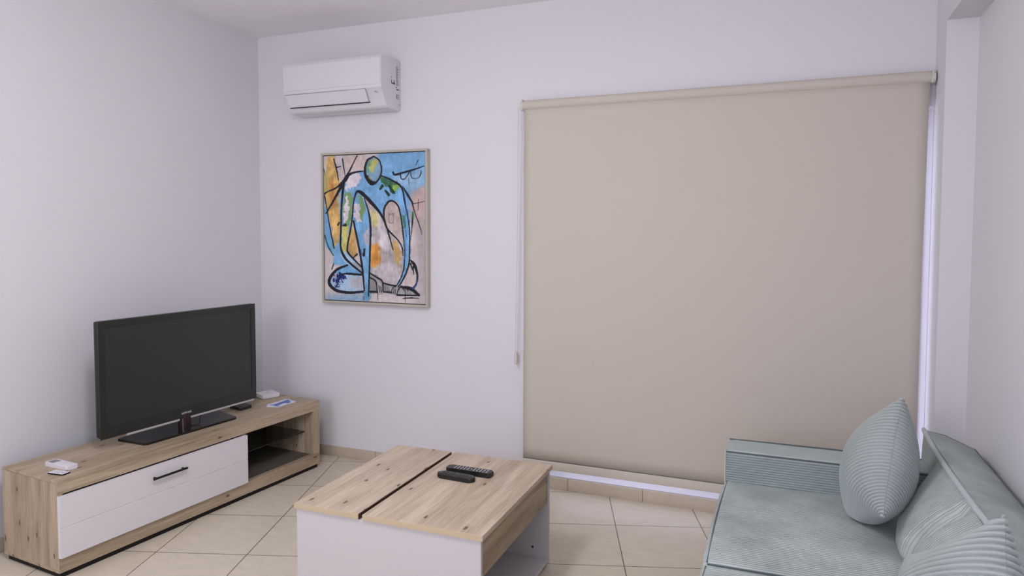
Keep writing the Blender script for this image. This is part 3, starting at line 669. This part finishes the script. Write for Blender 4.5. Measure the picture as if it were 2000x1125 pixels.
# set-top box and router and leaflet at the far end
sb = thing('set_top_box', 'small flat black box between the television foot and the white router', 'set-top box', on_stand(1.285, 0.295), RZ)
bm = bmesh.new(); slab(bm, [(0.052, -0.062), (0.060, -0.050), (0.060, 0.022), (0.052, 0.034), (-0.052, 0.055), (-0.060, 0.045), (-0.060, -0.034), (-0.052, -0.046)], 0.0, 0.020, 0.003, 2); link('case', bm, M_black, sb, True, 0.6)
bm = bmesh.new()
for i in range(3):
    for j in range(4): box(bm, -0.036+i*0.028, -0.018+i*0.028, -0.034+j*0.017, -0.026+j*0.017, 0.0198, 0.0206)
link('print', bm, M_btnd, sb)
ro = thing('router', 'white router box at the far end of the TV stand behind the leaflet', 'router', on_stand(1.568, 0.37), math.radians(-22))
bm = bmesh.new(); slab(bm, rrect(0.062, 0.060, 0.008), 0.004, 0.028, 0.004); link('case', bm, M_plastic, ro, True, 0.7)
bm = bmesh.new(); slab(bm, rrect(0.058, 0.056, 0.006), 0.0, 0.005); link('base', bm, M_btn, ro)
boxobj('printed_mark', M_btn, ro, 0.000, 0.008, -0.014, 0.012, 0.0279, 0.0285)
tubeobj('cable', M_blackm, ro, [(-0.045, -0.055, 0.014), (-0.06, -0.075, 0.020), (-0.05, -0.10, 0.018), (-0.07, -0.125, 0.006), (-0.09, -0.15, 0.003)], 0.0022, 6)
lf = thing('leaflet', 'white and blue printed leaflets lying in front of the white router', 'leaflet', on_stand(1.475, 0.155), RZ)
def sheetobj(name, m, parent, pts, z0, z1):
    bm = bmesh.new(); prism(bm, pts, z0, z1, 'z'); return link(name, bm, m, parent)
sheetobj('lower_sheet', M_paper, lf, [(0.055, -0.085), (0.060, 0.075), (-0.040, 0.110), (-0.058, -0.055), (-0.010, -0.110)], 0.0002, 0.0010)
sheetobj('upper_sheet', M_paper, lf, [(0.066, -0.095), (0.058, 0.055), (-0.050, 0.100), (-0.046, -0.070)], 0.0011, 0.0022)
sheetobj('blue_band', M_blue, lf, [(0.030, -0.070), (0.012, 0.075), (-0.028, 0.090), (-0.010, -0.060)], 0.0022, 0.0026)
sheetobj('blue_corner', M_blue, lf, [(0.045, 0.020), (0.040, 0.050), (0.018, 0.060), (0.022, 0.010)], 0.0022, 0.0026)
sheetobj('pale_print', M_blue2, lf, [(0.056, -0.080), (0.052, -0.050), (-0.030, -0.045), (-0.034, -0.066)], 0.0022, 0.0025)

# ------------------------------------------------------------------ coffee table (local y = depth, x = to the right)
ct = thing('coffee_table', 'white coffee table with two light oak lids and an oak side apron', 'coffee table', (-1.8044, 2.1719, 0), -(-0.0117)*1.0)
CL, CW, CZ = 0.8006, 0.8168, 0.4726
o = boxobj('lid', M_ash, ct, 0.0, 0.2985, 0.0, CL, 0.4515, CZ, bev=0.001, seg=1)
o['label'] = 'narrow left-hand oak lid'
o = boxobj('lid', M_ash, ct, 0.317, CW, 0.0, CL, 0.4515, CZ, bev=0.001, seg=1)
o['label'] = 'wide right-hand oak lid'
boxobj('edge_band', M_ashe, ct, 0.0006, 0.2979, -0.0012, 0.0, 0.4520, CZ-0.0006); boxobj('edge_band', M_ashe, ct, 0.3176, CW-0.0006, -0.0012, 0.0, 0.4520, CZ-0.0006)
boxobj('end_panel', M_white2, ct, 0.008, 0.806, 0.006, 0.022, 0.012, 0.4485); boxobj('end_panel', M_white2, ct, 0.008, 0.806, 0.780, 0.796, 0.012, 0.4485)
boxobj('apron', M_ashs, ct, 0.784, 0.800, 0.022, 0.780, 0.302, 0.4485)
boxobj('left_panel', M_white2, ct, 0.010, 0.026, 0.022, 0.780, 0.012, 0.4485)
boxobj('divider', M_white2, ct, 0.300, 0.316, 0.022, 0.780, 0.012, 0.4485)
boxobj('box_bottom', M_white2, ct, 0.316, 0.784, 0.022, 0.780, 0.302, 0.314)
boxobj('bottom_board', M_white2, ct, 0.026, 0.800, 0.022, 0.780, 0.016, 0.034)
boxobj('gap_strip', mat('gap_brown', rgb(28, 21, 19), 0.8), ct, 0.3001, 0.317, 0.022, 0.794, 0.4486, 0.452)
boxobj('lid_edge', mat('edge_brown', rgb(78, 58, 48), 0.6), ct, 0.2986, 0.3000, 0.001, CL-0.001, 0.4520, CZ-0.0008)
bm = bmesh.new(); tube(bm, [(0.728, 0.7803, 0.081), (0.728, 0.7780, 0.081)], 0.006, 14); link('peg_hole', bm, M_line, ct)
for x in (0.03, 0.76):
    for y in (0.03, 0.76): boxobj('foot_pad', M_blackm, ct, x, x+0.03, y, y+0.03, 0.0, 0.016)

def on_table(u, v, z=CZ):
    be = -0.0117
    return (-1.8044-math.sin(be)*u+math.cos(be)*v, 2.1719+math.cos(be)*u+math.sin(be)*v, z)
def tv_remote(name, lab, loc, rz, hx, hy, h, r, rows, cols, bmat, dx, dy, bx, by, y0, big=None):
    t = thing(name, lab, 'remote control', loc, rz, 'remote controls on the coffee table')
    bm = bmesh.new(); slab(bm, rrect(hx, hy, r), 0.0, h, 0.006, 3); link('case', bm, M_black, t, True, 0.7)
    for i in range(rows):
        for j in range(cols):
            if big and i in big and j in (0, cols-1): continue
            x = (j-(cols-1)/2)*dx; y = y0+i*dy
            boxobj('button', bmat, t, x-bx, x+bx, y-by, y+by, h-0.0006, h+0.0014, bev=0.0006, seg=1)
    return t
tv_remote('remote_control', 'shorter black remote with rounded ends on the coffee table', on_table(0.484, 0.472), math.radians(-93), 0.024, 0.090, 0.020, 0.020, 9, 3, M_btnd, 0.0115, 0.0165, 0.0038, 0.0045, -0.066, big=(4,))
t = tv_remote('remote_control', 'longer black remote with pale printed buttons lying behind the shorter one', on_table(0.566, 0.497), math.radians(-91), 0.024, 0.108, 0.022, 0.009, 11, 3, M_btn, 0.0125, 0.0155, 0.0045, 0.0024, -0.068, big=(5,))

# ------------------------------------------------------------------ sofa
so = thing('sofa', 'grey-green corduroy sofa along the right-hand wall', 'sofa', (0, 0, 0))
YA = 3.33; Y0s = 1.28
boxobj('base', M_cord, so, -0.235, 0.70, Y0s+0.02, YA-0.02, 0.06, 0.30, bev=0.01)
for x in (-0.18, 0.62):
    for y in (1.36, 3.24):
        boxobj('leg', M_blackm, so, x, x+0.05, y, y+0.05, 0.0, 0.062)
def arm(y_in, y_out):
    a, b = min(y_in, y_out), max(y_in, y_out)
    at_ = grid_mesh('arm', rounded((-0.247, a, 0.07), (0.60, b, 0.586), 0.012, 16), M_cordx, so)
    s = 1 if y_out > y_in else -1
    tubeobj('piping', M_pipedark, at_, [(-0.243, y_out-s*0.003, 0.585), (0.2, y_out-s*0.003, 0.588), (0.58, y_out-s*0.003, 0.585)], 0.0035)
    tubeobj('piping', M_pipedark, at_, [(-0.243, y_in+s*0.0, 0.578), (0.56, y_in, 0.578)], 0.0035)
    tubeobj('piping', M_pipe, at_, [(-0.247, y_in+s*0.004, 0.30), (-0.247, y_in+s*0.004, 0.586)], 0.0035)
    # ribbed inner panel with real ridges
    nz = 150; z = np.linspace(0.36, 0.569, nz); x = np.linspace(-0.243, 0.56, 4)
    d = 0.0075*np.abs(np.sin(math.pi*z/0.0106))**1.1
    lean = (0.57-z)/0.12*0.010
    Xg, Zg = np.meshgrid(x, z, indexing='ij'); Yg = np.broadcast_to(y_in-s*(d[None]-lean[None]*0-0.002), Xg.shape)
    grid_mesh('ribbed_panel', [np.stack([Xg, Yg, Zg], -1)], M_cordd, at_, merge=False)
arm(3.152, YA); arm(Y0s+0.18, Y0s)
def seat(y0, y1):
    def fn(P, U):
        P = P.copy(); top = np.clip((P[..., 2]-0.36)/0.09, 0, 1)
        P[..., 2] += top*(0.012*(1-U[..., 0]**4)*(1-U[..., 1]**4)+0.004*np.sin(P[..., 1]*9+1)*np.cos(P[..., 0]*7))
        fx = np.clip(-U[..., 0], 0, 1)**4
        P[..., 0] -= fx*0.016*np.clip(1-((P[..., 2]-0.38)/0.09)**2, 0, 1)*(1-U[..., 1]**8)
        return P
    c = grid_mesh('seat_cushion', rounded((-0.247, y0, 0.30), (0.50, y1, 0.450), 0.022, 60, fn), M_cord, so)
    for pts in ([(-0.236, y0+0.012, 0.4465), (-0.243, (y0+y1)/2, 0.4495), (-0.236, y1-0.012, 0.4465)],):
        tubeobj('piping', M_pipedark, c, catv(pts), 0.0032)
    tubeobj('piping', M_pipedark, c, catv([(-0.235, y0+0.005, 0.444), (0.0, y0+0.004, 0.448), (0.35, y0+0.004, 0.448)]), 0.003)
def catv(p, n=8): return [Vector(q) for q in catmull(p, n)]
seat(2.325, 3.163); seat(1.47, 2.318)
# back frame
bm = bmesh.new()
prism(bm, [(0.53, 0.28), (0.535, 0.60), (0.540, 0.708), (0.546, 0.716), (0.62, 0.698), (0.722, 0.655), (0.729, 0.645), (0.735, 0.08), (0.56, 0.08)], Y0s, YA, 'y')
bmesh.ops.bevel(bm, geom=[e for e in bm.edges if abs(e.verts[0].co.y-e.verts[1].co.y) < 1e-6], offset=0.006, segments=2, affect='EDGES')
bf = link('back_frame', bm, M_cord, so, True, 0.7)
tubeobj('piping', M_pipe, bf, catv([(0.541, YA-0.002, 0.715), (0.530, 2.95, 0.714), (0.536, 2.46, 0.716), (0.543, 2.2, 0.716), (0.541, Y0s, 0.715)]), 0.0095, 10)
tubeobj('piping', M_pipedark, bf, catv([(0.727, YA-0.002, 0.651), (0.722, 2.9, 0.653), (0.722, 2.5, 0.653), (0.727, Y0s, 0.651)]), 0.0035)
tubeobj('piping', M_pipedark, bf, [(0.541, YA-0.001, 0.713), (0.62, YA-0.001, 0.697), (0.727, YA-0.001, 0.650)], 0.003)
# back cushions (their outer face is a shaped height field)
def back_cushion(ya0, ya1, slant, creases):
    nz, ny = 60, 260
    tz = np.linspace(0, 1, nz); ty = np.linspace(0, 1, ny)
    T, Yt = np.meshgrid(tz, ty, indexing='ij')
    z = 0.435+T*(0.708-0.435)
    prof = np.interp(T, [0, 0.06, 0.2, 0.35, 0.5, 0.65, 0.8, 0.92, 1.0], [0.425, 0.378, 0.355, 0.362, 0.385, 0.418, 0.462, 0.505, 0.530])
    yend = ya1-slant*(1-T); Y = ya0+(yend-ya0)*Yt
    e = np.clip(1-np.abs(2*Yt-1)**7, 0, 1)**0.5
    X = 0.536-(0.536-prof)*e
    for yc, wdt, dep, k in creases:
        yy = Y-(yc+k*(1-T)); X = X+dep*np.exp(-(yy/wdt)**2)*np.clip(T*3, 0, 1)*np.clip((1.02-T)*6, 0, 1)
    G = np.stack([X, Y, z], -1)
    B = G.copy(); B[..., 0] = np.maximum(0.5365, 0)
    sides = [np.stack([G[0], B[0]], 0), np.stack([G[-1], B[-1]], 0), np.stack([G[:, 0], B[:, 0]], 0), np.stack([G[:, -1], B[:, -1]], 0)]
    return grid_mesh('back_cushion', [G, B]+sides, M_cord, so)
back_cushion(1.90, 2.97, 0.17, [(2.47, 0.038, 0.030, 0.03), (2.445, 0.006, 0.007, 0.04), (2.47, 0.006, 0.009, 0.03), (2.495, 0.006, 0.006, 0.02), (2.52, 0.006, 0.004, 0.01), (2.54, 0.005, 0.003, 0.01)])
back_cushion(1.47, 1.895, 0.02, [])

# ------------------------------------------------------------------ scatter cushions with real corduroy ridges
def pillow(name, lab, center, e_dir, up_dir, S_, T_, pitch, depth, ribfn, zmin, N=440, outline=None, group=None):
    """e_dir: edge direction (local a), up_dir: local b; thickness along a x b"""
    e = np.array(e_dir, float); e /= np.linalg.norm(e); b = np.array(up_dir, float); b -= e*(b@e); b /= np.linalg.norm(b); nrm = np.cross(e, b)
    c = np.array(center, float)
    th = np.linspace(-math.pi/2, math.pi/2, N)
    th = th*0.82+0.18*math.pi/2*np.sin(th)   # a little less crowding at the rim
    s = np.sin(th/np.max(th)*math.pi/2)
    A, B = np.meshgrid(s, s, indexing='ij')
    out = []
    for sg in (-1, 1):
        t = T_*((1-A*A)**0.5*(1-B*B)**0.5)**1.02
        x = A*S_*(1-0.11*(1-B*B)); y = B*S_*(1-0.11*(1-A*A))
        if outline: x, y, t = outline(x, y, t, A, B)
        P = c+x[..., None]*e+y[..., None]*b+(sg*t)[..., None]*nrm
        P[..., 2] = np.where(P[..., 2] < (zmin+0.006)+0.03, (zmin+0.006)+0.03-0.03*np.tanh(((zmin+0.006)+0.03-P[..., 2])/0.03), P[..., 2])
        gA = np.gradient(P, axis=0); gB = np.gradient(P, axis=1); n_ = np.cross(gA, gB)
        ln = np.linalg.norm(n_, axis=-1, keepdims=True); n_ = n_/np.maximum(ln, 1e-12)
        if (n_[N//2, N//2]@nrm)*sg < 0: n_ = -n_
        rib = ribfn(x, y, sg*t)
        d = depth*(np.abs(np.sin(math.pi*rib/pitch))**0.75-0.5)
        edge = np.clip((1-np.maximum(abs(A), abs(B)))*20000, 0, 1)
        P = P+n_*(d*edge)[..., None]
        out.append(P)
    o = grid_mesh(name, out, M_cordp, None)
    tag(o, lab, 'cushion', group); return o
def tilt(e, up, deg):
    """turn the cushion in its own plane so that its near upper corner rises"""
    e = np.array(e, float); e /= np.linalg.norm(e); b = np.array(up, float); b -= e*(b@e); b /= np.linalg.norm(b)
    a = math.radians(deg); return e*math.cos(a)-b*math.sin(a), b*math.cos(a)+e*math.sin(a)
S1 = 0.207
def rib1(x, y, t):
    d = np.sqrt((x+S1)**2+0.35*t**2); h = y+S1
    return h+(0.08+0.62*np.exp(-np.maximum(h, 0)/0.16))*d+0.5
e1, b1 = tilt((0.0, 1.0, 0), (0.22, 0.0, 1.0), 32)
pillow('throw_cushion', 'upright grey-green corduroy cushion leaning in the far corner of the sofa', (0.322, 2.86, 0.668), e1, b1, S1*1.04, 0.122, 0.0120, 0.0100, rib1, 0.462, group='corduroy cushions on the sofa')
def rib2(x, y, t): return y+0.10*np.maximum(x+0.05, 0)**1.5+0.5
e2, b2 = tilt((-0.22, 0.97, 0), (0.20, 0.05, 1.0), 37)
pillow('throw_cushion', 'nearer grey-green corduroy cushion cut off by the bottom edge of the photo', (0.405, 1.945, 0.555), e2, b2, 0.240, 0.118, 0.0150, 0.0115, rib2, 0.462, group='corduroy cushions on the sofa')
